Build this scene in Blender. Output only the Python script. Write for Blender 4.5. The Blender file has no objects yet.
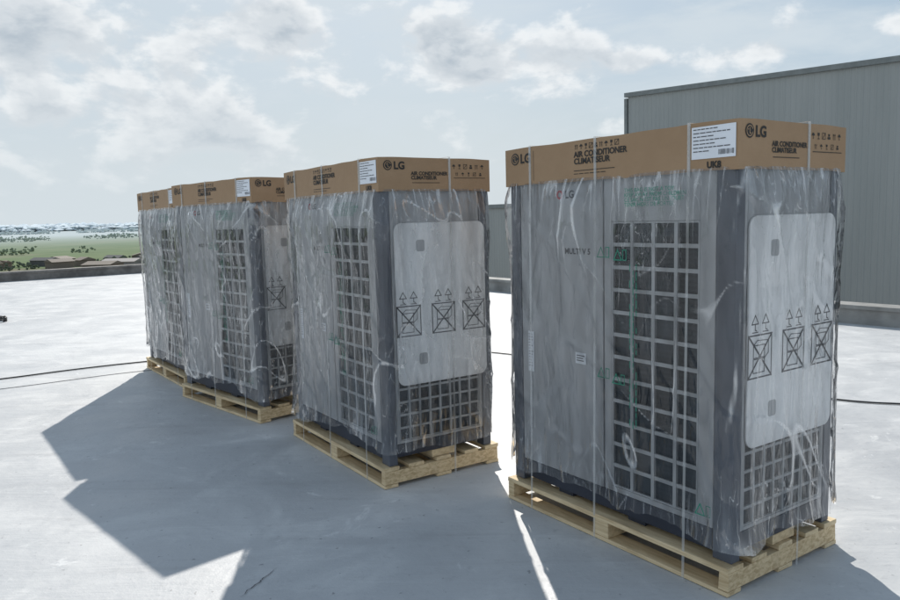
import bpy, bmesh, math, random
from mathutils import Vector, Matrix, noise
random.seed(4)
scene=bpy.context.scene
scene.view_settings.view_transform='Standard'
try: scene.view_settings.look='None'
except Exception: pass
scene.view_settings.exposure=0

SUN_AZ=math.radians(-3.9); SUN_EL=math.radians(36.9)
COL=bpy.context.collection

# ------------------------------------------------------------------ nodes helpers
class NT:
    def __init__(s,nt): s.t=nt; s.n=nt.nodes; s.l=nt.links
    def new(s,typ,**kw):
        nd=s.n.new(typ)
        for k,v in kw.items():
            if k=='inp':
                for kk,vv in v.items():
                    if isinstance(vv,bpy.types.NodeSocket): s.l.new(vv,nd.inputs[kk])
                    else: nd.inputs[kk].default_value=vv
            else: setattr(nd,k,v)
        return nd
    def math(s,op,a,b=None,c=None,clamp=False):
        nd=s.n.new('ShaderNodeMath'); nd.operation=op; nd.use_clamp=clamp
        for i,v in enumerate((a,b,c)):
            if v is None: continue
            if isinstance(v,bpy.types.NodeSocket): s.l.new(v,nd.inputs[i])
            else: nd.inputs[i].default_value=v
        return nd.outputs[0]
    def mix(s,f,a,b,mode='MIX'):
        nd=s.n.new('ShaderNodeMix'); nd.data_type='RGBA'; nd.blend_type=mode
        for i,v in ((0,f),(6,a),(7,b)):
            if isinstance(v,bpy.types.NodeSocket): s.l.new(v,nd.inputs[i])
            else: nd.inputs[i].default_value=(v if i==0 else (*v,1) if len(v)==3 else v)
        return nd.outputs[2]
    def ramp(s,f,stops):
        nd=s.n.new('ShaderNodeMapRange'); nd.interpolation_type='SMOOTHSTEP'
        s.l.new(f,nd.inputs[0])
        for i,v in enumerate(stops): nd.inputs[1+i].default_value=v
        return nd.outputs[0]
    def noise(s,vec,scale,detail=4,rough=.55,dist=0,dim='3D'):
        nd=s.n.new('ShaderNodeTexNoise'); nd.noise_dimensions=dim
        if vec is not None: s.l.new(vec,nd.inputs['Vector'])
        nd.inputs['Scale'].default_value=scale; nd.inputs['Detail'].default_value=detail
        nd.inputs['Roughness'].default_value=rough; nd.inputs['Distortion'].default_value=dist
        return nd.outputs[0]
    def mapping(s,vec,sc=(1,1,1),loc=(0,0,0),rot=(0,0,0)):
        nd=s.n.new('ShaderNodeMapping'); s.l.new(vec,nd.inputs[0])
        nd.inputs[1].default_value=loc; nd.inputs[2].default_value=rot; nd.inputs[3].default_value=sc
        return nd.outputs[0]

def new_mat(name):
    m=bpy.data.materials.new(name); m.use_nodes=True
    nt=NT(m.node_tree); b=m.node_tree.nodes['Principled BSDF']
    return m,nt,b

def simple(name,col,rough=.5,metal=0,var=.12,scale=6,bump=0,bscale=80,spec=.5,stretch=(1,1,1)):
    m,nt,b=new_mat(name)
    tc=nt.new('ShaderNodeTexCoord')
    v=nt.mapping(tc.outputs['Object'],stretch)
    n=nt.noise(v,scale,3,.6)
    c=nt.mix(nt.ramp(n,(.3,.7,0,1)),tuple(x*(1-var) for x in col),tuple(min(1,x*(1+var)) for x in col))
    nt.l.new(c,b.inputs['Base Color'])
    b.inputs['Roughness'].default_value=rough; b.inputs['Metallic'].default_value=metal
    b.inputs['Specular IOR Level'].default_value=spec
    if bump:
        bn=nt.new('ShaderNodeBump',inp={'Height':nt.noise(v,bscale,3),'Strength':bump,'Distance':.004})
        nt.l.new(bn.outputs[0],b.inputs['Normal'])
    return m

# materials
M={}
M['panel']=simple('painted_panel',(.41,.42,.435),.38,.0,.06,3)
M['post']=simple('painted_post',(.090,.102,.128),.42,0,.12,3)
M['grid']=simple('grille_bars',(.42,.435,.45),.45,0,.08,5)
M['base']=simple('base_frame',(.022,.028,.045),.5,0,.15,5)
M['black']=simple('black_ink',(.03,.028,.026),.7)
M['inkgrey']=simple('grey_ink',(.08,.08,.09),.7)
M['green']=simple('green_ink',(.03,.24,.16),.6)
M['red']=simple('red_ink',(.40,.05,.06),.6)
M['sticker']=simple('paper_sticker',(.76,.79,.84),.6,0,.03)
M['cable']=simple('black_cable',(.02,.02,.022),.5)
def coil_mat():
    m,nt,b=new_mat('coil_fins')
    tc=nt.new('ShaderNodeTexCoord'); v=tc.outputs['Object']
    n=nt.noise(nt.mapping(v,(1,1,.6)),3.5,2,.5)
    w=nt.new('ShaderNodeTexWave',bands_direction='Z',inp={'Vector':v,'Scale':14.0,'Distortion':.6})
    c=nt.mix(nt.ramp(n,(.35,.65,0,1)),(.006,.008,.012),(.030,.042,.055))
    c=nt.mix(nt.math('MULTIPLY',w.outputs[1],.22),c,(.06,.075,.09))
    nt.l.new(c,b.inputs['Base Color']); b.inputs['Roughness'].default_value=.6; b.inputs['Specular IOR Level'].default_value=.25
    return m
M['coil']=coil_mat()
def wood_mat():
    m,nt,b=new_mat('pallet_pine')
    tc=nt.new('ShaderNodeTexCoord'); v=tc.outputs['Object']
    oi=nt.new('ShaderNodeNewGeometry')
    n=nt.noise(nt.mapping(v,(2,14,30)),2.2,5,.6,.6)
    n2=nt.noise(nt.mapping(v,(1,1,1)),5,3,.5)
    c=nt.mix(nt.ramp(n,(.35,.68,0,1)),(.74,.58,.36),(.48,.34,.18))
    rnd=oi.outputs['Random Per Island']
    c=nt.mix(nt.math('MULTIPLY',rnd,.5),c,(.78,.65,.43))
    c=nt.mix(nt.ramp(n2,(.60,.78,0,.3)),c,(.30,.22,.15))
    nt.l.new(c,b.inputs['Base Color']); b.inputs['Roughness'].default_value=.75
    bn=nt.new('ShaderNodeBump',inp={'Height':n,'Strength':.4,'Distance':.003}); nt.l.new(bn.outputs[0],b.inputs['Normal'])
    return m
M['wood']=wood_mat()
def carton_mat():
    m,nt,b=new_mat('corrugated_cardboard')
    tc=nt.new('ShaderNodeTexCoord'); v=tc.outputs['Object']
    n=nt.noise(v,2.5,4,.6); f=nt.noise(nt.mapping(v,(3,3,60)),8,2,.6)
    c=nt.mix(nt.ramp(n,(.3,.7,0,1)),(.33,.212,.120),(.40,.266,.158))
    c=nt.mix(nt.math('MULTIPLY',f,.3),c,(.26,.165,.09))
    nt.l.new(c,b.inputs['Base Color']); b.inputs['Roughness'].default_value=.7
    bn=nt.new('ShaderNodeBump',inp={'Height':nt.noise(v,9,4),'Strength':.45,'Distance':.012}); nt.l.new(bn.outputs[0],b.inputs['Normal'])
    return m
M['carton']=carton_mat()
def foam_mat():
    m,nt,b=new_mat('white_foam_sheet')
    tc=nt.new('ShaderNodeTexCoord'); v=tc.outputs['Object']
    n=nt.noise(v,4,4,.6)
    nt.l.new(nt.mix(n,(.86,.87,.88),(.93,.935,.94)),b.inputs['Base Color']); b.inputs['Roughness'].default_value=.55
    bn=nt.new('ShaderNodeBump',inp={'Height':n,'Strength':.5,'Distance':.02}); nt.l.new(bn.outputs[0],b.inputs['Normal'])
    return m
M['foam']=foam_mat()
def film_mat():
    m,nt,b=new_mat('clear_plastic_film')
    nt.n.remove(b)
    at=nt.new('ShaderNodeAttribute',attribute_name='crease')   # folds stored on the mesh
    tc=nt.new('ShaderNodeTexCoord'); v=tc.outputs['Object']
    sp=nt.new('ShaderNodeSeparateColor',inp={0:at.outputs['Color']})
    fold,patch=sp.outputs[0],sp.outputs[1]
    nz=nt.noise(nt.mapping(v,(1.8,1.8,.45),rot=(.18,.15,0)),9,2.5,.55,.35)
    d=nt.math('ABSOLUTE',nt.math('SUBTRACT',nz,.5))
    fine=nt.math('MULTIPLY',nt.ramp(d,(0,.009,1,0)),patch)
    fold=nt.ramp(fold,(.2,1,0,1))
    rr=nt.math('MAXIMUM',nt.math('MULTIPLY',fine,.95),fold)
    fac=nt.math('ADD',nt.math('ADD',nt.math('MULTIPLY',patch,.07),.028),nt.math('MULTIPLY',rr,.46),clamp=True)
    bn=nt.new('ShaderNodeBump',inp={'Height':nz,'Strength':.9,'Distance':.025})
    lw=nt.new('ShaderNodeFresnel',inp={'IOR':1.42,'Normal':bn.outputs[0]})
    df=nt.new('ShaderNodeBsdfDiffuse',inp={'Color':(.93,.94,.95,1),'Normal':bn.outputs[0]})
    tl=nt.new('ShaderNodeBsdfTranslucent',inp={'Color':(.93,.94,.95,1)})
    mx0=nt.new('ShaderNodeMixShader',inp={0:.4,1:df.outputs[0],2:tl.outputs[0]})
    tr=nt.new('ShaderNodeBsdfTransparent',inp={'Color':(.99,.992,.995,1)})
    mx=nt.new('ShaderNodeMixShader',inp={0:fac,1:tr.outputs[0],2:mx0.outputs[0]})
    gl=nt.new('ShaderNodeBsdfGlossy',inp={'Color':(1,1,1,1),'Roughness':.04,'Normal':bn.outputs[0]})
    gf=nt.math('ADD',nt.math('MULTIPLY',lw.outputs[0],1.2),nt.math('MULTIPLY',rr,.25),clamp=True)
    mg=nt.new('ShaderNodeMixShader',inp={0:gf,1:mx.outputs[0],2:gl.outputs[0]})
    out=[n for n in nt.n if n.type=='OUTPUT_MATERIAL'][0]
    nt.l.new(mg.outputs[0],out.inputs[0])
    return m
M['film']=film_mat()
def strap_mat():
    m,nt,b=new_mat('plastic_strap')
    b.inputs['Base Color'].default_value=(.70,.71,.70,1); b.inputs['Roughness'].default_value=.3
    tr=nt.new('ShaderNodeBsdfTransparent')
    mx=nt.new('ShaderNodeMixShader',inp={0:.38,1:tr.outputs[0],2:b.outputs[0]})
    out=[n for n in nt.n if n.type=='OUTPUT_MATERIAL'][0]; nt.l.new(mx.outputs[0],out.inputs[0])
    return m
M['strap']=strap_mat()

# ------------------------------------------------------------------ mesh helper
class MB:
    def __init__(s): s.v=[];s.f=[]
    def box(s,x0,x1,y0,y1,z0,z1,jit=0):
        o=len(s.v)
        P=[(x,y,z) for z in (z0,z1) for y in (y0,y1) for x in (x0,x1)]
        if jit: P=[(a+random.uniform(-jit,jit),b+random.uniform(-jit,jit),c+random.uniform(-jit,jit)*.3) for a,b,c in P]
        s.v+=P
        for q in ((0,2,3,1),(4,5,7,6),(0,1,5,4),(2,6,7,3),(0,4,6,2),(1,3,7,5)): s.f.append([o+i for i in q])
        return s
    def poly(s,pts):
        o=len(s.v); s.v+=list(pts); s.f.append(list(range(o,o+len(pts))))
    def mesh(s,name,mat,smooth=False):
        me=bpy.data.meshes.new(name); me.from_pydata(s.v,[],s.f); me.update()
        me.materials.append(mat)
        if smooth:
            for p in me.polygons: p.use_smooth=True
        return me
def obj(name,data,parent=None,bevel=0):
    o=bpy.data.objects.new(name,data); COL.objects.link(o)
    if parent: o.parent=parent
    if bevel:
        b=o.modifiers.new('bevel','BEVEL'); b.width=bevel; b.segments=2; b.limit_method='ANGLE'
    return o

# ------------------------------------------------------------------ unit meshes
CW,CD,CH0,CH1=1.368,.753,1.674,1.86
BW,BD=1.326,.712
X0,X1=-BW/2,BW/2; Y0,Y1=-BD/2,BD/2
ZB=.240; ZT=1.70
def F(a,z,off=0): return (a,Y0-off,z)
def R(a,z,off=0): return (X1+off,a,z)
def Fc(a,z,off=0): return (a,-CD/2-off,z)
def Rc(a,z,off=0): return (CW/2+off,a,z)

def build_body():
    D={}
    g0,g1=.03,.50; gz0,gz1=.265,1.485
    p=MB()
    T=.018
    p.box(X0+.07,-.023,Y0,Y0+T,ZB,ZT)
    p.box(-.014,g0,Y0,Y0+T,ZB,ZT)
    p.box(g1,X1-.088,Y0,Y0+T,ZB,ZT)
    p.box(g0,g1,Y0,Y0+T,gz1,ZT)
    p.box(g0,g1,Y0,Y0+T,ZB,gz0)
    ry0,ry1=Y0+.075,Y1-.075; rz1=1.30
    p.box(X1-T,X1,Y0+.055,ry0,ZB,ZT); p.box(X1-T,X1,ry1,Y1-.055,ZB,ZT)
    p.box(X1-T,X1,ry0,ry1,rz1,ZT); p.box(X1-T,X1,ry0,ry1,ZB,.255)
    p.box(X0,X0+T,Y0+.055,Y1-.055,ZB,ZT)
    p.box(X0+.07,X1-.07,Y1-T,Y1,1.45,ZT); p.box(X0+.07,X1-.07,Y1-T,Y1,ZB,.26)
    D['panels']=p.mesh('panels',M['panel'])
    c=MB(); c.box(X0+.03,X1-.035,Y0+.035,Y1-.035,ZB+.002,ZT-.003)
    D['coil']=c.mesh('coil',M['coil'])
    q=MB()
    n=4; pw=(g1-g0)/n; bw=.0085
    for i in range(n+1):
        x=g0+i*pw; q.box(max(g0+.001,x-bw),min(g1-.001,x+bw),Y0+.002,Y0+.014,gz0+.001,gz1-.001)
    m=12; ph=(gz1-gz0)/m
    for j in range(m+1):
        z=gz0+j*ph; q.box(g0+.0015,g1-.0015,Y0+.004,Y0+.012,max(gz0+.001,z-.0085),min(gz1-.001,z+.0085))
    n=8; pw=(ry1-ry0)/n
    for i in range(n+1):
        y=ry0+i*pw; q.box(X1-.014,X1-.002,max(ry0+.001,y-.006),min(ry1-.001,y+.006),.256,rz1-.001)
    m=14; ph=(rz1-.255)/m
    for j in range(m+1):
        z=.255+j*ph; q.box(X1-.012,X1-.004,ry0+.0015,ry1-.0015,max(.2562,z-.006),min(rz1-.001,z+.006))
    bx0,bx1=X0+.07,X1-.07; n=14; pw=(bx1-bx0)/n
    for i in range(n+1):
        x=bx0+i*pw; q.box(max(bx0+.001,x-.008),min(bx1-.001,x+.008),Y1-.014,Y1-.002,.261,1.449)
    m=14; ph=1.19/m
    for j in range(m+1):
        z=.26+j*ph; q.box(bx0+.0015,bx1-.0015,Y1-.012,Y1-.004,max(.2612,z-.007),min(1.449,z+.007))
    D['grille']=q.mesh('grille',M['grid'])
    s=MB()
    for sx in (-1,1):
        for sy in (-1,1):
            w=.085 if (sx==1 and sy==-1) else .068
            xa=sx*(BW/2+.003); ya=sy*(BD/2+.003)
            xs=sorted((xa,sx*(BW/2-w))); ys=sorted((ya,sy*(BD/2-.052)))
            s.box(xs[0],xs[1],ys[0],ys[1],.121,ZT+.002)
    D['corner_posts']=s.mesh('corner_posts',M['post'])
    b=MB()
    b.box(X0+.07,X1-.09,Y0-.001,Y0+.05,.150,.2385); b.box(X0+.07,X1-.09,Y1-.05,Y1+.001,.150,.2385)
    b.box(X1-.05,X1+.001,Y0+.055,Y1-.055,.165,.2385); b.box(X0-.001,X0+.05,Y0+.055,Y1-.055,.165,.2385)
    for x in (-.30,.16): b.box(x-.05,x+.05,Y0+.02,Y1-.02,.122,.1495)
    D['base_frame']=b.mesh('base_frame',M['base'])
    return D
def rounded_rect(a0,a1,z0,z1,r,n=6):
    P=[]
    for cx,cz,s in ((a1-r,z1-r,0),(a0+r,z1-r,1),(a0+r,z0+r,2),(a1-r,z0+r,3)):
        for i in range(n+1):
            t=(s+i/n)*math.pi/2; P.append((cx+r*math.cos(t),cz+r*math.sin(t)))
    return P
def foam_sheet():
    bm=bmesh.new()
    P=rounded_rect(-.285,.335,.575,1.50,.05)
    vs=[bm.verts.new((0,a,z)) for a,z in P]
    f=bm.faces.new(vs)
    r=bmesh.ops.extrude_face_region(bm,geom=[f])
    for v in [g for g in r['geom'] if isinstance(g,bmesh.types.BMVert)]: v.co.x+=.009
    bmesh.ops.recalc_face_normals(bm,faces=bm.faces)
    me=bpy.data.meshes.new('foam_sheet'); bm.to_mesh(me); bm.free(); me.materials.append(M['foam']); return me
def line_box(mb,fm,pts,w,off):
    for (a,b) in zip(pts[:-1],pts[1:]):
        dx,dz=b[0]-a[0],b[1]-a[1]; L=math.hypot(dx,dz)
        if L<1e-6: continue
        nx,nz=-dz/L*w/2,dx/L*w/2; ex,ez=dx/L*w/2,dz/L*w/2
        mb.poly([fm(a[0]-ex+nx,a[1]-ez+nz,off),fm(a[0]-ex-nx,a[1]-ez-nz,off),fm(b[0]+ex-nx,b[1]+ez-nz,off),fm(b[0]+ex+nx,b[1]+ez+nz,off)])
def rect(mb,fm,a0,a1,z0,z1,off): mb.poly([fm(a0,z0,off),fm(a1,z0,off),fm(a1,z1,off),fm(a0,z1,off)])
def disc(mb,fm,a,z,r,off,n=20,r0=0,t0=0,t1=2*math.pi):
    if r0==0: mb.poly([fm(a+r*math.cos(2*math.pi*i/n),z+r*math.sin(2*math.pi*i/n),off) for i in range(n)])
    else:
        for i in range(n):
            p,q=t0+(t1-t0)*i/n,t0+(t1-t0)*(i+1)/n
            mb.poly([fm(a+r0*math.cos(p),z+r0*math.sin(p),off),fm(a+r*math.cos(p),z+r*math.sin(p),off),fm(a+r*math.cos(q),z+r*math.sin(q),off),fm(a+r0*math.cos(q),z+r0*math.sin(q),off)])
def foam_print():
    mb=MB(); o=.0115
    for k,a in enumerate((-.205,.03,.245)):
        w=.078; z0,z1=.86,1.03
        k_=o+.0004*k
        line_box(mb,R,[(a-w,z0),(a+w,z0),(a+w,z1),(a-w,z1),(a-w,z0)],.006,k_)
        line_box(mb,R,[(a-w,z0),(a+w,z1)],.0075,k_+.0003); line_box(mb,R,[(a-w,z1),(a+w,z0)],.0075,k_+.0006)
        line_box(mb,R,[(a-.045,z0+.02),(a+.03,z0+.02),(a+.03,z0+.075),(a-.045,z0+.075),(a-.045,z0+.02)],.0035,k_+.0009)
        line_box(mb,R,[(a-.045,z0+.08),(a+.03,z0+.08),(a+.03,z0+.13),(a-.045,z0+.13),(a-.045,z0+.08)],.0035,k_+.0012)
        line_box(mb,R,[(a+.03,z0+.075),(a+.055,z0+.095),(a+.055,z0+.145),(a-.02,z0+.15),(a-.045,z0+.13)],.003,k_+.0015)
        for s in (-1,1):
            x=a+s*.035
            line_box(mb,R,[(x-.022,1.075),(x+.022,1.075),(x,1.11),(x-.022,1.075)],.0045,k_)
            line_box(mb,R,[(x,1.072),(x,1.052),(x+.01,1.048)],.0045,k_+.0001)
            line_box(mb,R,[(x-.018,1.042),(x+.018,1.042)],.004,k_+.0002)
    return mb.mesh('handling_marks',M['inkgrey'])
def foam_slots():
    mb=MB()
    for (a,z) in ((-.115,1.37),(-.115,.72)):
        P=rounded_rect(a-.028,a+.028,z-.033,z+.033,.012,3); mb.poly([R(x,zz,.0112) for x,zz in P])
    return mb.mesh('foam_slots',M['panel'])
def carton():
    bm=bmesh.new()
    nx,ny,nz=28,16,4
    def side(fn,na):
        g=[[bm.verts.new(fn(i/na,j/nz)) for j in range(nz+1)] for i in range(na+1)]
        for i in range(na):
            for j in range(nz): bm.faces.new((g[i][j],g[i+1][j],g[i+1][j+1],g[i][j+1]))
    h=lambda t:CH0+(CH1-CH0)*t
    side(lambda a,t:(-CW/2+CW*a,-CD/2,h(t)),nx); side(lambda a,t:(CW/2,-CD/2+CD*a,h(t)),ny)
    side(lambda a,t:(CW/2-CW*a,CD/2,h(t)),nx); side(lambda a,t:(-CW/2,CD/2-CD*a,h(t)),ny)
    g=[[bm.verts.new((-CW/2+CW*i/nx,-CD/2+CD*j/ny,CH1)) for j in range(ny+1)] for i in range(nx+1)]
    for i in range(nx):
        for j in range(ny): bm.faces.new((g[i][j],g[i+1][j],g[i+1][j+1],g[i][j+1]))
    bmesh.ops.remove_doubles(bm,verts=bm.verts,dist=1e-5)
    for v in bm.verts:
        n2=noise.noise(Vector((v.co.x*5+9,v.co.y*5,1)))
        if abs(v.co.z-CH0)<1e-4: v.co.z+=.006*n2
        if abs(v.co.z-CH1)<1e-4: v.co.z+=.005*n2
    bmesh.ops.recalc_face_normals(bm,faces=bm.faces)
    me=bpy.data.meshes.new('carton_cap'); bm.to_mesh(me); bm.free(); me.materials.append(M['carton']); return me
def logo(mb,fm,a,z,r,off):
    disc(mb,fm,a,z,r,off,24)
def logo_cut(mb,fm,a,z,r,off):
    off+=.0005
    disc(mb,fm,a,z,r*.78,off,20,r*.64,math.radians(20),math.radians(350))
    line_box(mb,fm,[(a,z+r*.42),(a,z-r*.35),(a+r*.3,z-r*.35)],r*.14,off)
    disc(mb,fm,a-r*.34,z+r*.2,r*.11,off+.0002,8)
def icon(mb,fm,a,z,s,k,off):
    h=s/2
    if k%5==0: line_box(mb,fm,[(a-h*.5,z-h),(a-h*.5,z+h*.8)],s*.12,off); line_box(mb,fm,[(a+h*.5,z-h),(a+h*.5,z+h*.8)],s*.12,off+.0001); mb.poly([fm(a-h*.9,z+h*.4,off+.0002),fm(a-h*.1,z+h*.4,off+.0002),fm(a-h*.5,z+h,off+.0002)]); mb.poly([fm(a+h*.1,z+h*.4,off+.0002),fm(a+h*.9,z+h*.4,off+.0002),fm(a+h*.5,z+h,off+.0002)])
    elif k%5==1: mb.poly([fm(a-h,z,off),fm(a+h,z,off),fm(a+h*.5,z+h*.7,off),fm(a,z+h,off),fm(a-h*.5,z+h*.7,off)]); line_box(mb,fm,[(a,z),(a,z-h),(a+h*.3,z-h*.8)],s*.1,off)
    elif k%5==2: mb.poly([fm(a-h*.6,z+h,off),fm(a-h*.5,z,off),fm(a+h*.5,z,off),fm(a+h*.6,z+h,off)]); line_box(mb,fm,[(a,z),(a,z-h)],s*.1,off+.0001); line_box(mb,fm,[(a-h*.5,z-h),(a+h*.5,z-h)],s*.12,off)
    elif k%5==3: line_box(mb,fm,[(a-h,z-h),(a+h,z-h),(a+h,z+h),(a-h,z+h),(a-h,z-h)],s*.1,off); line_box(mb,fm,[(a-h,z-h),(a+h,z+h)],s*.1,off+.0002)
    else: rect(mb,fm,a-h*.8,a+h*.8,z-h,z-h*.2,off); rect(mb,fm,a-h*.5,a+h*.5,z,z+h*.8,off)
Bk=lambda a,z,off=0:(-a,CD/2+off,z); Lf=lambda a,z,off=0:(-CW/2-off,-a,z)
LOGOS=((Fc,-.605,1.808,.030),(Rc,-.315,1.816,.027),(Bk,-.605,1.808,.030),(Lf,-.315,1.816,.027))
def carton_print():
    mb=MB(); o=.002
    for l in LOGOS: logo(mb,*l,o)
    for i in range(9): icon(mb,Fc,-.165+i*.031,1.831,.022,i,o)
    line_box(mb,Fc,[(-.18,1.722),(.07,1.722)],.003,o)
    for i in range(6): line_box(mb,Fc,[(-.18+i*.034,1.708),(-.155+i*.034,1.708)],.003,o)
    line_box(mb,Fc,[(-.465,CH0+.02),(-.465,CH1-.02)],.002,o)
    for i in range(6): icon(mb,Rc,.12+i*.040,1.815,.024,i+1,o)
    for i in range(5): icon(mb,Rc,.14+i*.042,1.772,.019,i,o)
    line_box(mb,Rc,[(.12,1.750),(.34,1.750)],.003,o)
    line_box(mb,Rc,[(-.16,1.722),(.02,1.722)],.003,o)
    for i in range(6): icon(mb,Lf,.10+i*.042,1.812,.026,i+1,o); icon(mb,Bk,-.17+i*.036,1.822,.024,i,o)
    return mb.mesh('carton_print',M['black'])
def carton_logo_inlay():
    mb=MB()
    for l in LOGOS: logo_cut(mb,*l,.002)
    return mb.mesh('carton_logo_inlay',M['carton'])
def sticker_mesh():
    mb=MB()
    rect(mb,Fc,.475,.672,1.722,1.845,.003)
    rect(mb,F,-.545,-.500,.72,.93,.003)
    rect(mb,F,-.20,-.13,.81,.865,.003)
    return mb.mesh('paper_stickers',M['sticker'])
def sticker_lines():
    mb=MB()
    for i in range(7):
        z=1.835-i*.014; w=[.12,.17,.08,.15,.1,.16,.07][i]
        x=.485
        while x<.485+w*.9:
            l=random.uniform(.008,.025); line_box(mb,Fc,[(x,z),(x+l,z)],.0035,.0045); x+=l+.007
    x=.60
    for i in range(16):
        w=random.choice((.0012,.0022)); line_box(mb,Fc,[(x,1.735),(x,1.752)],w,.0048); x+=.0042
    for i in range(12): line_box(mb,F,[(-.54,.915-i*.015),(-.54+random.uniform(.015,.035),.915-i*.015)],.003,.0045)
    line_box(mb,F,[(-.19,.85),(-.14,.85)],.004,.0045); line_box(mb,F,[(-.19,.838),(-.15,.838)],.004,.0045); line_box(mb,F,[(-.19,.826),(-.145,.826)],.004,.0045)
    return mb.mesh('sticker_print',M['inkgrey'])
def straps():
    mb=MB(); w=.0065
    for k,x in enumerate((-.49,-.045,.462)):
        t=.004
        for s in (-1,1):
            ya=s*(CD/2+.001); yb=s*(CD/2+.001+t)
            ys=sorted((ya,yb)); mb.box(x-w,x+w,ys[0],ys[1],CH0-.02,CH1+.004)
            y_b=s*(.805/2+.002)
            o=len(mb.v)
            mb.v+=[(x-w,yb,CH0-.02),(x+w,yb,CH0-.02),(x+w+.006,y_b,.0),(x-w+.006,y_b,.0)]; mb.f.append([o,o+1,o+2,o+3])
        mb.box(x-w,x+w,-CD/2-.005,CD/2+.005,CH1+.0055,CH1+.007)
    for k,y in enumerate((.088,)):
        for s in (-1,1):
            xa=s*(CW/2+.001); xb=s*(CW/2+.005); xs=sorted((xa,xb))
            mb.box(xs[0],xs[1],y-w,y+w,CH0-.02,CH1+.007)
            o=len(mb.v); x_b=s*(1.362/2+.004)
            mb.v+=[(xb,y-w,CH0-.02),(xb,y+w,CH0-.02),(x_b,y+w-.01,0),(x_b,y-w-.01,0)]; mb.f.append([o,o+1,o+2,o+3])
        mb.box(-CW/2-.005,CW/2+.005,y-w,y+w,CH1+.008,CH1+.0095)
    return mb.mesh('straps',M['strap'])

def text_data(s,size,mat,bold=0,space=1.0):
    c=bpy.data.curves.new('txt','FONT'); c.body=s; c.size=size; c.offset=bold; c.space_character=space
    c.space_line=.85; c.resolution_u=3; c.materials.append(mat); return c
TXT=[]
def T(name,s,size,face,a,z,off,mat='black',bold=0,space=1.0):
    TXT.append((name,text_data(s,size,M[mat],bold,space),face,a,z,off))
T('carton_logo_text','LG',.064,'Fc',-.565,1.786,.0022,bold=.002)
T('carton_title','AIR CONDITIONER\nCLIMATISEUR',.037,'Fc',-.18,1.784,.0022,bold=.0012)
T('carton_code','UK8',.034,'Fc',.545,1.686,.0022,bold=.0015)
T('carton_logo_text_side','LG',.058,'Rc',-.278,1.796,.0022,bold=.002)
T('carton_title_side','AIR CONDITIONER\nCLIMATISEUR',.028,'Rc',-.168,1.764,.0022,bold=.0009)
T('panel_name','MULTI V 5',.038,'F',-.27,1.335,.001,'inkgrey',.0012)
T('panel_logo_text','LG',.05,'F',-.265,1.60,.001,'inkgrey',.0015)
T('film_print','THIS BAG IS NOT A TOY\nKEEP AWAY FROM CHILDREN\nCE SAC N EST PAS UN JOUET\nTENIR HORS DE PORTEE',.024,'F',.14,1.61,.038,'green',0)

def green_marks():
    mb=MB(); fm=F; o=.036
    for (a,z) in ((.00,1.35),(.10,1.34),(.0,.80),(.09,.785),(.54,.32)):
        s=.022
        line_box(mb,fm,[(a-s,z-s),(a+s,z-s),(a,z+s),(a-s,z-s)],.005,o)
        line_box(mb,fm,[(a+s*1.3,z-s),(a+s*2.2,z-s),(a+s*2.2,z+s),(a+s*1.3,z+s),(a+s*1.3,z-s)],.004,o)
    for c in range(3):
        z=1.30
        while z>.6:
            L=random.uniform(.012,.035)
            if random.random()<.7: line_box(mb,fm,[(.17+.018*c,z),(.17+.018*c,z-L)],.0045,o)
            z-=L+.012
    return mb.mesh('film_green_print',M['green'])
def red_mark():
    mb=MB(); disc(mb,F,-.30,1.617,.022,.002,20,.012); return mb.mesh('panel_badge',M['red'])

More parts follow.
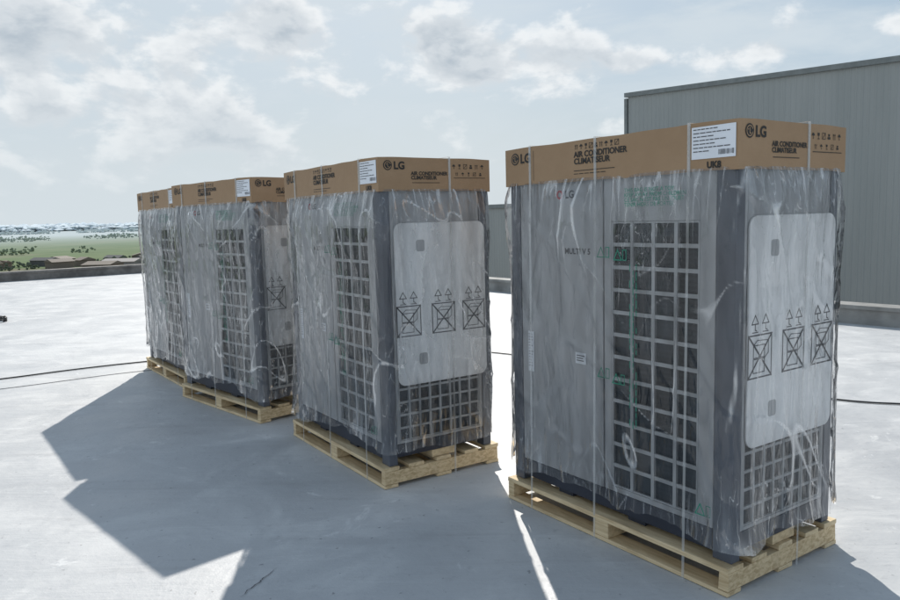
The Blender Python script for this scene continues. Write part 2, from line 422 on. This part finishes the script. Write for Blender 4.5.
def film(seed):
    K=130; rad=.03
    W=BW/2+.010; D=BD/2+.010
    per=[]
    def arc(cx,cy,a0):
        for i in range(7):
            t=a0+math.pi/2*i/6; per.append((cx+rad*math.cos(t),cy+rad*math.sin(t),math.cos(t),math.sin(t)))
    def seg(x0,y0,x1,y1,n,nx,ny):
        for i in range(1,n): per.append((x0+(x1-x0)*i/n,y0+(y1-y0)*i/n,nx,ny))
    arc(W-rad,-D+rad,-math.pi/2); seg(W,-D+rad,W,D-rad,130,1,0)
    arc(W-rad,D-rad,0); seg(W-rad,D,-W+rad,D,60,0,1)
    arc(-W+rad,D-rad,math.pi/2); seg(-W,D-rad,-W,-D+rad,40,-1,0)
    arc(-W+rad,-D+rad,math.pi); seg(-W+rad,-D,W-rad,-D,250,0,-1)
    V=[];Fl=[];CR=[];n=len(per)
    S=Vector((seed*7.3,seed*3.1,seed*1.7))
    nn=noise.noise
    for j in range(K+1):
        t=j/K
        for (x,y,nx,ny) in per:
            q=Vector((x,y,0))+S
            zb=.205+.06*nn(q*2.3)+.025*nn(q*9)
            z=1.69+(zb-1.69)*t
            p=Vector((x,y,z))+S
            wp=p+Vector((nn(p*1.7),nn(p*1.7+Vector((5,0,0))),nn(p*1.7+Vector((0,9,0)))))*.06
            a=nn(Vector((wp.x*4,wp.y*4,wp.z*.8)))
            N1=nn(Vector((wp.x*6.5,wp.y*6.5,wp.z*.6+9)))
            N2=nn(Vector((wp.x*4.2+wp.z*2.6,wp.y*4.2+wp.z*2.6,wp.z*.6)))
            N3=nn(Vector((wp.x*4.2-wp.z*2.2,wp.y*4.2+wp.z*2.2,wp.z*.5+30)))
            b=1-abs(N1)*3.0; c=1-abs(N2)*3.4
            g=nn(Vector((wp.x*20,wp.y*20,wp.z*1.2+3)))
            top=max(0,1-t*2.6); bot=max(0,(t-.72)/.28)
            b3=max(0,b)**3; c3=max(0,c)**3
            env=math.sin(min(1,t*9)*math.pi/2)
            d=.010+.018*a+.009*b3+.007*c3+.016*g*(top**1.1)+.016*g*bot
            d=max(0,d)*env+.028*math.sin(min(1,t*3.2)*math.pi)*(.6+.9*a)*(1 if t<.32 else 0)*.7+.010
            d+=.045*bot*bot*(a+.2)
            d=max(.0,min(.065,d))
            V.append((x+nx*d,y+ny*d,z))
            am1=max(0,min(1,.2+2.2*nn(p*2.3+Vector((20,0,0)))))
            am2=max(0,min(1,.1+2.2*nn(p*2.1+Vector((0,33,0)))))
            am3=max(0,min(1,.1+2.2*nn(p*2.2+Vector((0,0,51)))))
            cr=max(max(0,1-abs(N1)*24)*am1, max(0,1-abs(N2)*26)*am2, max(0,1-abs(N3)*26)*am3, max(0,1-abs(g)*7)*max(top,bot)*.75)
            pt=max(0,min(1,.08+1.6*nn(Vector((p.x*2.5+40,p.y*2.5,p.z*1.3)))+.35*top+.35*bot))
            CR+= [min(1,cr),pt,0,1]
    for j in range(K):
        for i in range(n):
            i2=(i+1)%n; Fl.append((j*n+i,(j+1)*n+i,(j+1)*n+i2,j*n+i2))
    me=bpy.data.meshes.new('plastic_film'); me.from_pydata(V,[],Fl); me.update()
    at=me.attributes.new('crease','FLOAT_COLOR','POINT'); at.data.foreach_set('color',CR)
    for p in me.polygons: p.use_smooth=True
    me.materials.append(M['film']); return me

def pallet_mesh(seed):
    random.seed(seed)
    mb=MB(); L,Dp=1.361/2,.805/2
    j=.002
    for y0,y1 in ((-Dp,-Dp+.09),(-.05,.05),(Dp-.09,Dp)): mb.box(-L,L,y0,y1,.002,.021,j)
    for x0,x1 in ((-L,-L+.045),(-.05,.045),(L-.045,L)): mb.box(x0+.001,x1-.001,-Dp+.003,Dp-.003,.0225,.096,j)
    ys=[-Dp,-.24,-.05,.15,Dp-.10]
    for y in ys: mb.box(-L,L,y,y+.10,.0975,.119,j)
    return mb.mesh('wooden_pallet',M['wood'])
def timber_mesh():
    mb=MB(); mb.box(X1-.13,X1+.0,-.07,.09,.121,.163,.002); mb.box(X0+.0,X0+.13,-.07,.09,.121,.163,.002)
    return mb.mesh('timber_blocks',M['wood'])

body=build_body()
shared=[('foam_sheet',foam_sheet(),(X1+.002,0,0)),('handling_marks',foam_print(),None),('foam_slots',foam_slots(),None),
        ('carton_cap',carton(),None),('carton_print',carton_print(),None),('carton_logo_inlay',carton_logo_inlay(),None),('paper_stickers',sticker_mesh(),None),
        ('sticker_print',sticker_lines(),None),('straps',straps(),None),('film_print_marks',green_marks(),None),('panel_badge',red_mark(),None),('timber_blocks',timber_mesh(),None)]
UN=[(1.0062,3.5747,-.6039),(-.4360,4.8608,-.5843),(-1.6456,6.3061,-.7639),(-2.5599,7.6004,-.6302)]
for k,(cx,cy,th) in enumerate(UN):
    rz=math.atan2(-math.cos(th),-math.sin(th))
    e=bpy.data.objects.new('packaged_air_conditioner',None); COL.objects.link(e)
    e.location=(cx,cy,0); e.rotation_euler=(0,0,rz); e.empty_display_size=.2
    for n,me in body.items(): obj(n,me,e,bevel=.003 if n in('corner_posts','panels') else 0)
    for n,me,loc in shared:
        o=obj(n,me,e)
        if loc: o.location=loc
        if n=='foam_sheet':
            b=o.modifiers.new('bevel','BEVEL'); b.width=.003; b.segments=2; b.limit_method='ANGLE'
    obj('plastic_film',film(k+1),e)
    for (n,d,face,a,z,off) in TXT:
        o=obj(n,d,e)
        base={'F':F,'R':R,'Fc':Fc,'Rc':Rc}[face]
        o.location=base(a,z,off)
        o.rotation_euler=(math.pi/2,0,0) if face[0]=='F' else (math.pi/2,0,math.pi/2)
    p=obj('wooden_pallet',pallet_mesh(10+k),None,bevel=.002); p.location=(cx,cy,0); p.rotation_euler=(0,0,rz)
random.seed(8)

# ------------------------------------------------------------------ roof, parapets, terrain
e1=Vector((.7897,.6135,0)); e2=Vector((.6175,-.7866,0)); C0=Vector((-7.65,26.1,0))
def RF(a,b,z): return tuple(C0+e2*a-e1*b+Vector((0,0,z)))
def hex_box(mb,a0,a1,b0,b1,z0,z1):
    o=len(mb.v)
    mb.v+=[RF(a,b,z) for z in (z0,z1) for b in (b0,b1) for a in (a0,a1)]
    for q in ((0,1,3,2),(4,6,7,5),(0,4,5,1),(2,3,7,6),(0,2,6,4),(1,5,7,3)): mb.f.append([o+i for i in q])
def roof_mat():
    m,nt,b=new_mat('roof_coating')
    g=nt.new('ShaderNodeNewGeometry'); v=g.outputs['Position']
    n1=nt.noise(v,.35,4,.6,.4); n2=nt.noise(v,1.7,5,.65,.6); n3=nt.noise(v,14,5,.7)
    st=nt.noise(nt.mapping(v,(.6,5,1),rot=(0,0,.65)),1.2,4,.6,.5)
    c=nt.mix(nt.ramp(n1,(.3,.7,0,1)),(.42,.43,.44),(.50,.51,.515))
    c=nt.mix(nt.ramp(n2,(.45,.70,0,.75)),c,(.59,.595,.59))
    c=nt.mix(nt.ramp(n2,(.22,.42,.5,0)),c,(.34,.35,.365))
    c=nt.mix(nt.ramp(st,(.54,.72,0,.4)),c,(.36,.365,.37))
    c=nt.mix(nt.ramp(n3,(.55,.8,0,.5)),c,(.26,.265,.275))
    spots=nt.ramp(nt.noise(v,28,2,.5),(.70,.75,0,.6))
    c=nt.mix(spots,c,(.18,.18,.19))
    w=nt.ramp(nt.noise(v,2.6,6,.72,1.2),(.60,.69,0,.65)); c=nt.mix(w,c,(.67,.675,.67))
    nt.l.new(c,b.inputs['Base Color'])
    nt.l.new(nt.ramp(n2,(.3,.7,.42,.65)),b.inputs['Roughness']); b.inputs['Specular IOR Level'].default_value=.38
    h=nt.math('ADD',nt.math('MULTIPLY',n3,.5),nt.math('MULTIPLY',st,1.0))
    bn=nt.new('ShaderNodeBump',inp={'Height':h,'Strength':.5,'Distance':.014}); nt.l.new(bn.outputs[0],b.inputs['Normal'])
    return m
rm=roof_mat()
mb=MB(); hex_box(mb,0,70,0,60,-10.5,0)
o=obj('roof_terrace',mb.mesh('roof_terrace',rm))
pm=simple('weathered_concrete',(.25,.25,.24),.8,0,.35,1.8,.6,30)
pm2=simple('brown_coping',(.20,.185,.17),.8,0,.35,2.5,.5,30)
mb=MB(); hex_box(mb,-.30,70,-.28,0,-.5,.20); hex_box(mb,-.33,70,-.31,.03,.201,.25)
obj('parapet_wall',mb.mesh('parapet_wall',pm))
mb=MB(); hex_box(mb,-.28,0,.001,60,-.5,.22); hex_box(mb,-.34,.04,.032,60,.221,.28)
obj('parapet_wall',mb.mesh('parapet_wall_b',pm2))

def wall_mat():
    m,nt,b=new_mat('corrugated_cladding')
    g=nt.new('ShaderNodeNewGeometry'); v=g.outputs['Position']
    n=nt.noise(nt.mapping(v,(1.2,1.2,.25)),1.0,4,.6)
    c=nt.mix(nt.ramp(n,(.3,.7,0,1)),(.30,.322,.318),(.345,.365,.36))
    nt.l.new(c,b.inputs['Base Color']); b.inputs['Roughness'].default_value=.5
    return m
wm=wall_mat()
trim=simple('metal_flashing',(.19,.21,.21),.45)
def corrugated(a0,a1,boff,z0,zf):
    V=[];Fa=[];pitch=.125;a=a0;prof=[]
    while a<a1:
        prof+=[(a,0),(a+pitch*.6,0),(a+pitch*.72,-.009),(a+pitch*.88,-.009)]; a+=pitch
    for (a,d) in prof: V.append(RF(a,boff-d,z0)); V.append(RF(a,boff-d,zf(a)))
    for i in range(len(prof)-1): Fa.append((2*i,2*i+2,2*i+3,2*i+1))
    me=bpy.data.meshes.new('cladding'); me.from_pydata(V,[],Fa); me.materials.append(wm); return me
bld=bpy.data.objects.new('corrugated_metal_building',None); COL.objects.link(bld)
zf=lambda a:4.60-(a-12.49)*.036
A1=44
obj('cladding',corrugated(12.5,A1,-6.0,-10,zf),bld)
mb=MB()
o_=len(mb.v)
mb.v+=[RF(12.49,-6.03,-10),RF(A1,-6.03,-10),RF(A1,-6.03,zf(A1)),RF(12.49,-6.03,zf(12.49)),RF(12.49,-26,-10),RF(A1,-26,-10),RF(A1,-26,zf(A1)),RF(12.49,-26,zf(12.49))]
for q in ((3,2,6,7),(0,3,7,4),(1,5,6,2),(4,7,6,5)): mb.f.append([o_+i for i in q])
obj('shell',mb.mesh('shell',wm),bld)
mb=MB()
for a in (12.42,A1):
    z=zf(a)
    mb.v+=[RF(a,-5.93,z-.07),RF(a,-5.93,z+.04),RF(a,-6.2,z+.04),RF(a,-6.2,z-.07)]
mb.f+=[[0,1,5,4],[1,2,6,5],[2,3,7,6],[0,4,7,3],[0,3,2,1],[4,5,6,7]]
obj('roof_flashing',mb.mesh('roof_flashing',trim),bld)
mb=MB(); hex_box(mb,12.40,12.485,-6.2,-5.955,-10,4.50); obj('corner_flashing',mb.mesh('corner_flashing',trim),bld)
mb=MB(); hex_box(mb,17.4,17.46,-5.93,-5.87,-9,.95); hex_box(mb,17.35,17.51,-5.97,-5.83,.951,1.10); obj('vent_pipe',mb.mesh('vent_pipe',trim),bld)
ann=bpy.data.objects.new('low_metal_annex',None); COL.objects.link(ann)
obj('cladding',corrugated(3,12.3,-7.0,-10,lambda a:1.86),ann)
mb=MB(); hex_box(mb,3,12.3,-20,-7.03,-10,1.85); obj('shell',mb.mesh('annex_shell',wm),ann)
mb=MB(); hex_box(mb,2.95,12.3,-7.2,-6.93,1.80,1.93); obj('roof_flashing',mb.mesh('annex_flash',trim),ann)

# terrain
def field_mat():
    m,nt,b=new_mat('farmland')
    g=nt.new('ShaderNodeNewGeometry'); v=g.outputs['Position']
    vo=nt.new('ShaderNodeTexVoronoi',distance='CHEBYCHEV',inp={'Vector':nt.mapping(v,(1,.45,1),rot=(0,0,.5)),'Scale':.012})
    n=nt.noise(v,.02,5,.65,.5); n2=nt.noise(v,.15,4,.6)
    c=nt.mix(nt.ramp(n,(.35,.65,0,1)),(.13,.18,.09),(.18,.215,.12))
    sep=nt.new('ShaderNodeSeparateColor',inp={0:vo.outputs['Color']})
    c=nt.mix(nt.math('MULTIPLY',sep.outputs[0],.5),c,(.20,.23,.14))
    c=nt.mix(nt.ramp(sep.outputs[1],(.75,.8,0,.4)),c,(.24,.22,.16))
    c=nt.mix(nt.ramp(n2,(.4,.7,0,.3)),c,(.09,.13,.06))
    ln=nt.new('ShaderNodeVectorMath',operation='LENGTH',inp={0:v}); d=ln.outputs['Value']
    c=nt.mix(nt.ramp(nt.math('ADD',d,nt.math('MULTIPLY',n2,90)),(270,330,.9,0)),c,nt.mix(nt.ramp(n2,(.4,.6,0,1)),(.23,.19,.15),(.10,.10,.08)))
    c=nt.mix(nt.ramp(d,(150,1500,0,.95)),c,(.46,.51,.52))  # aerial haze painted into the ground colour, paler with distance
    nt.l.new(c,b.inputs['Base Color']); b.inputs['Roughness'].default_value=1; b.inputs['Specular IOR Level'].default_value=0
    return m
R_=9000; rings=[0,60,150,400,1000,3000,R_]; n=96
V=[(0,0,-10.4)];Fa=[]
for r in rings[1:]:
    for i in range(n): V.append((r*math.cos(2*math.pi*i/n),r*math.sin(2*math.pi*i/n),-10.4))
for i in range(n): Fa.append((0,1+i,1+(i+1)%n))
for k in range(len(rings)-2):
    for i in range(n): a=1+k*n;b_=1+(k+1)*n; Fa.append((a+i,b_+i,b_+(i+1)%n,a+(i+1)%n))
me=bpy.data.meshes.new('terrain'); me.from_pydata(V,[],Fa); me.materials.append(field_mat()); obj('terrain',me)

def tree_belt(name,dist,h,az0,az1,mat,dens,seed,thick,gapt=-.25,nb=9,ws=1):
    random.seed(seed); mb=MB(); az=az0
    while az<az1:
        gap=noise.noise(Vector((az*18,seed,0)))
        if gap>gapt:
            hh=h*(.55+.45*random.random())*(.8+.4*gap)
            d=dist+random.uniform(-thick,thick); cx,cy=d*math.sin(az),d*math.cos(az)
            w=hh*random.uniform(.7,1.2)*ws
            for _ in range(nb):
                px=cx+random.gauss(0,w*.5); py=cy+random.gauss(0,w*.5); pz=-10.4+hh*random.uniform(.05,.8); s=hh*random.uniform(.16,.32)
                o=len(mb.v)
                for q in ((1,0,0),(-1,0,0),(0,1,0),(0,-1,0),(0,0,1),(0,0,-1)):
                    mb.v.append((px+q[0]*s*ws*random.uniform(.7,1.4),py+q[1]*s*ws*random.uniform(.7,1.4),pz+q[2]*s*random.uniform(.6,1.1)))
                for q in ((0,2,4),(2,1,4),(1,3,4),(3,0,4),(2,0,5),(1,2,5),(3,1,5),(0,3,5)): mb.f.append([o+i for i in q])
        az+=dens*(.4+random.random())
    obj(name,mb.mesh(name,mat))
def bm_(n,c): return simple(n,c,1,0,.08,.05,spec=0)
tree_belt('distant_trees',3400,40,-.8,.8,bm_('haze_trees_far',(.78,.84,.86)),.0016,1,150,-2,18,2.4)  # far belts: distance haze is put into their pale base colours
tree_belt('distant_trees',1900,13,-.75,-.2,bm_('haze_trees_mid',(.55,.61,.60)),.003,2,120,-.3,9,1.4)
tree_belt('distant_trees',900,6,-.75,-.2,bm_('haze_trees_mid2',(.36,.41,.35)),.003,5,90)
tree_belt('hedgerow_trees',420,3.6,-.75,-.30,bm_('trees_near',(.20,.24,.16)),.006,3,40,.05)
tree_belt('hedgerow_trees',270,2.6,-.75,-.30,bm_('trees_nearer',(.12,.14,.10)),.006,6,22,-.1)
random.seed(3)
for i in range(14):
    az=random.uniform(-.62,-.36); d=random.uniform(222,300); w,l,h=random.uniform(1.5,4),random.uniform(2,6),random.uniform(1.0,2.0)
    mb=MB(); mb.box(-w,w,-l,l,0,h)
    o_=len(mb.v); mb.v+=[(-w-.3,-l-.3,h),(w+.3,-l-.3,h),(w+.3,l+.3,h),(-w-.3,l+.3,h),(0,-l-.3,h+.9),(0,l+.3,h+.9)]
    mb.f+=[[o_,o_+1,o_+4],[o_+2,o_+3,o_+5],[o_+1,o_+2,o_+5,o_+4],[o_+3,o_,o_+4,o_+5]]
    col=random.choice(((.18,.15,.12),(.30,.28,.26),(.16,.19,.22),(.20,.15,.12),(.10,.10,.10)))
    o=obj('yard_shed',mb.mesh('yard_shed',simple('shed_paint',col,.8))); o.location=(d*math.sin(az),d*math.cos(az),-10.4); o.rotation_euler=(0,0,random.random()*3)

# cables
def cable(name,pts,r,mat,parent=None):
    c=bpy.data.curves.new(name,'CURVE'); c.dimensions='3D'; c.bevel_depth=r; c.bevel_resolution=2; c.resolution_u=8
    s=c.splines.new('BEZIER'); s.bezier_points.add(len(pts)-1)
    for b,p in zip(s.bezier_points,pts): b.co=p; b.handle_left_type=b.handle_right_type='AUTO'
    c.materials.append(mat); return obj(name,c,parent)
z=.009
cable('power_cable',[(-9,4.9,z),(-6.5,6.35,z),(-4.61,7.48,z),(-4.0,7.93,z),(-3.45,8.24,z),(-1.8,8.9,z),(.2,8.4,z),(1.7,7.0,z),(3.02,5.79,z),(3.23,5.66,z),(3.43,5.59,z),(5,4.9,z),(8,4.2,z)],.007,M['cable'])
cable('roof_joint_line',[(-8,4.6,.005),(-5,6.6,.005),(-4.2,7.1,.005),(-3.2,7.75,.005),(-1.5,8.2,.005)],.0028,M['inkgrey'])  # thin tube standing in for a surface joint in the roof
pts=[]
for i in range(46):
    t=i*.42; r=.20+.02*math.sin(i*1.7)+.01*i/46; pts.append((-7.62+r*math.cos(t),12.28+r*math.sin(t),.012+.0018*i))
cable('cable_coil',pts,.012,M['cable'])
mb=MB(); P=[]
for i in range(40):
    t=i/39; P.append((-.89+.09*t+.010*noise.noise(Vector((t*7,0,0)))+.004*noise.noise(Vector((t*31,4,0))),2.90+.24*t))
for i in range(39):
    a,b=P[i],P[i+1]; w=.0022*math.sin((i+.5)/39*math.pi)*(1+.8*noise.noise(Vector((i*.7,9,0))))+.0005
    mb.poly([(a[0]-w,a[1],.004),(a[0]+w,a[1],.004),(b[0]+w,b[1],.004),(b[0]-w,b[1],.004)])
obj('roof_crack',mb.mesh('roof_crack',M['inkgrey']))

# ------------------------------------------------------------------ world
w=bpy.data.worlds.new('World'); scene.world=w; w.use_nodes=True
nt=NT(w.node_tree); bg=[n for n in nt.n if n.type=='BACKGROUND'][0]
sky=nt.new('ShaderNodeTexSky',sky_type='NISHITA'); sky.sun_disc=False; sky.sun_elevation=SUN_EL; sky.sun_rotation=SUN_AZ
sky.air_density=1.2; sky.dust_density=2.0; sky.ozone_density=1.2; sky.altitude=20
tc=nt.new('ShaderNodeTexCoord'); dv=tc.outputs['Generated']
sp=nt.new('ShaderNodeSeparateXYZ',inp={0:dv})
az=nt.math('ARCTAN2',sp.outputs[0],sp.outputs[1]); el=nt.math('ARCSINE',sp.outputs[2])
cb=nt.new('ShaderNodeCombineXYZ',inp={0:az,1:nt.math('MULTIPLY',el,1.7),2:0.0}); P_=cb.outputs[0]
big=nt.noise(P_,3.2,2,.5); n1=nt.noise(P_,8.5,7,.56,.15)
off=nt.new('ShaderNodeVectorMath',operation='ADD',inp={0:P_,1:(-.004,.035,0)}); n1b=nt.noise(off.outputs[0],8.5,5,.56,.15)
bias=None
for (a,e,ra,re,s) in ((2.7,11.5,5.5,2.2,.22),(-.5,13.2,2.5,1.8,.12),(14.5,10.8,3.5,1.1,.16),(22.5,10.8,3.5,1.0,.13),(-12,14.5,3.2,2.2,.17),(-17.5,13,4,2.5,.14),(-20,7,10,3.5,.12),(-27,13,7,4,.15),(33,11.5,3,.9,.12),(6,6,10,2.0,.04)):
    dx=nt.math('MULTIPLY',nt.math('SUBTRACT',az,math.radians(a)),1/math.radians(ra)); dy=nt.math('MULTIPLY',nt.math('SUBTRACT',el,math.radians(e)),1/math.radians(re))
    g=nt.math('EXPONENT',nt.math('MULTIPLY',nt.math('ADD',nt.math('MULTIPLY',dx,dx),nt.math('MULTIPLY',dy,dy)),-1))
    g=nt.math('MULTIPLY',g,s); bias=g if bias is None else nt.math('ADD',bias,g)
bb=nt.math('ADD',nt.math('MULTIPLY',big,.25),bias)
dens=nt.math('ADD',nt.math('MULTIPLY',n1,.75),bb)
densb=nt.math('ADD',nt.math('MULTIPLY',n1b,.75),bb)
mask=nt.ramp(dens,(.53,.64,0,1))
thin=nt.ramp(nt.noise(nt.mapping(P_,(1,2.2,1)),4,5,.6,.5),(.35,.68,.15,.85))
left=nt.ramp(az,(-.5,.25,.7,0))
thin=nt.math('MAXIMUM',thin,left)
lit=nt.ramp(nt.math('SUBTRACT',dens,densb),(-.06,.07,0,1))
core=nt.ramp(dens,(.60,.76,1,0))
K=10.0
cl=nt.mix(nt.math('MULTIPLY',nt.math('ADD',lit,core),.5),tuple(K*x for x in (.42,.49,.56)),tuple(K*x for x in (.93,.95,.96)))
base=nt.mix(.75,sky.outputs[0],tuple(K*x for x in (.35,.49,.63)))
base=nt.mix(thin,base,tuple(K*x for x in (.66,.735,.79)))
col=nt.mix(nt.math('MULTIPLY',mask,.85),base,cl)
# out-of-view upper sky dimmed to a deeper blue to darken the ground shadows
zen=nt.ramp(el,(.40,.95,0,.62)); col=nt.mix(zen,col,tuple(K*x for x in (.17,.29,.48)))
haze=nt.ramp(el,(-.02,.18,.95,0)); col=nt.mix(haze,col,tuple(K*x for x in (.67,.74,.78)))
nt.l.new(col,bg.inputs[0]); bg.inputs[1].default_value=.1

sd=bpy.data.lights.new('sun','SUN'); sd.energy=5.0; sd.angle=math.radians(.55); sd.color=(1,.95,.88)
so=bpy.data.objects.new('sun',sd); COL.objects.link(so)
d=Vector((math.sin(SUN_AZ)*math.cos(SUN_EL),math.cos(SUN_AZ)*math.cos(SUN_EL),math.sin(SUN_EL)))
so.rotation_euler=d.to_track_quat('Z','Y').to_euler(); so.location=(10,10,20)

cam=bpy.data.cameras.new('camera'); co=bpy.data.objects.new('camera',cam); COL.objects.link(co)
cam.sensor_width=36; cam.lens=745.02/900*36; cam.clip_end=20000; cam.clip_start=.05
co.matrix_world=Matrix.Translation((0,0,1.522))@Matrix.Rotation(math.pi/2-.11,4,'X')@Matrix.Rotation(-.0269,4,'Z')
scene.camera=co
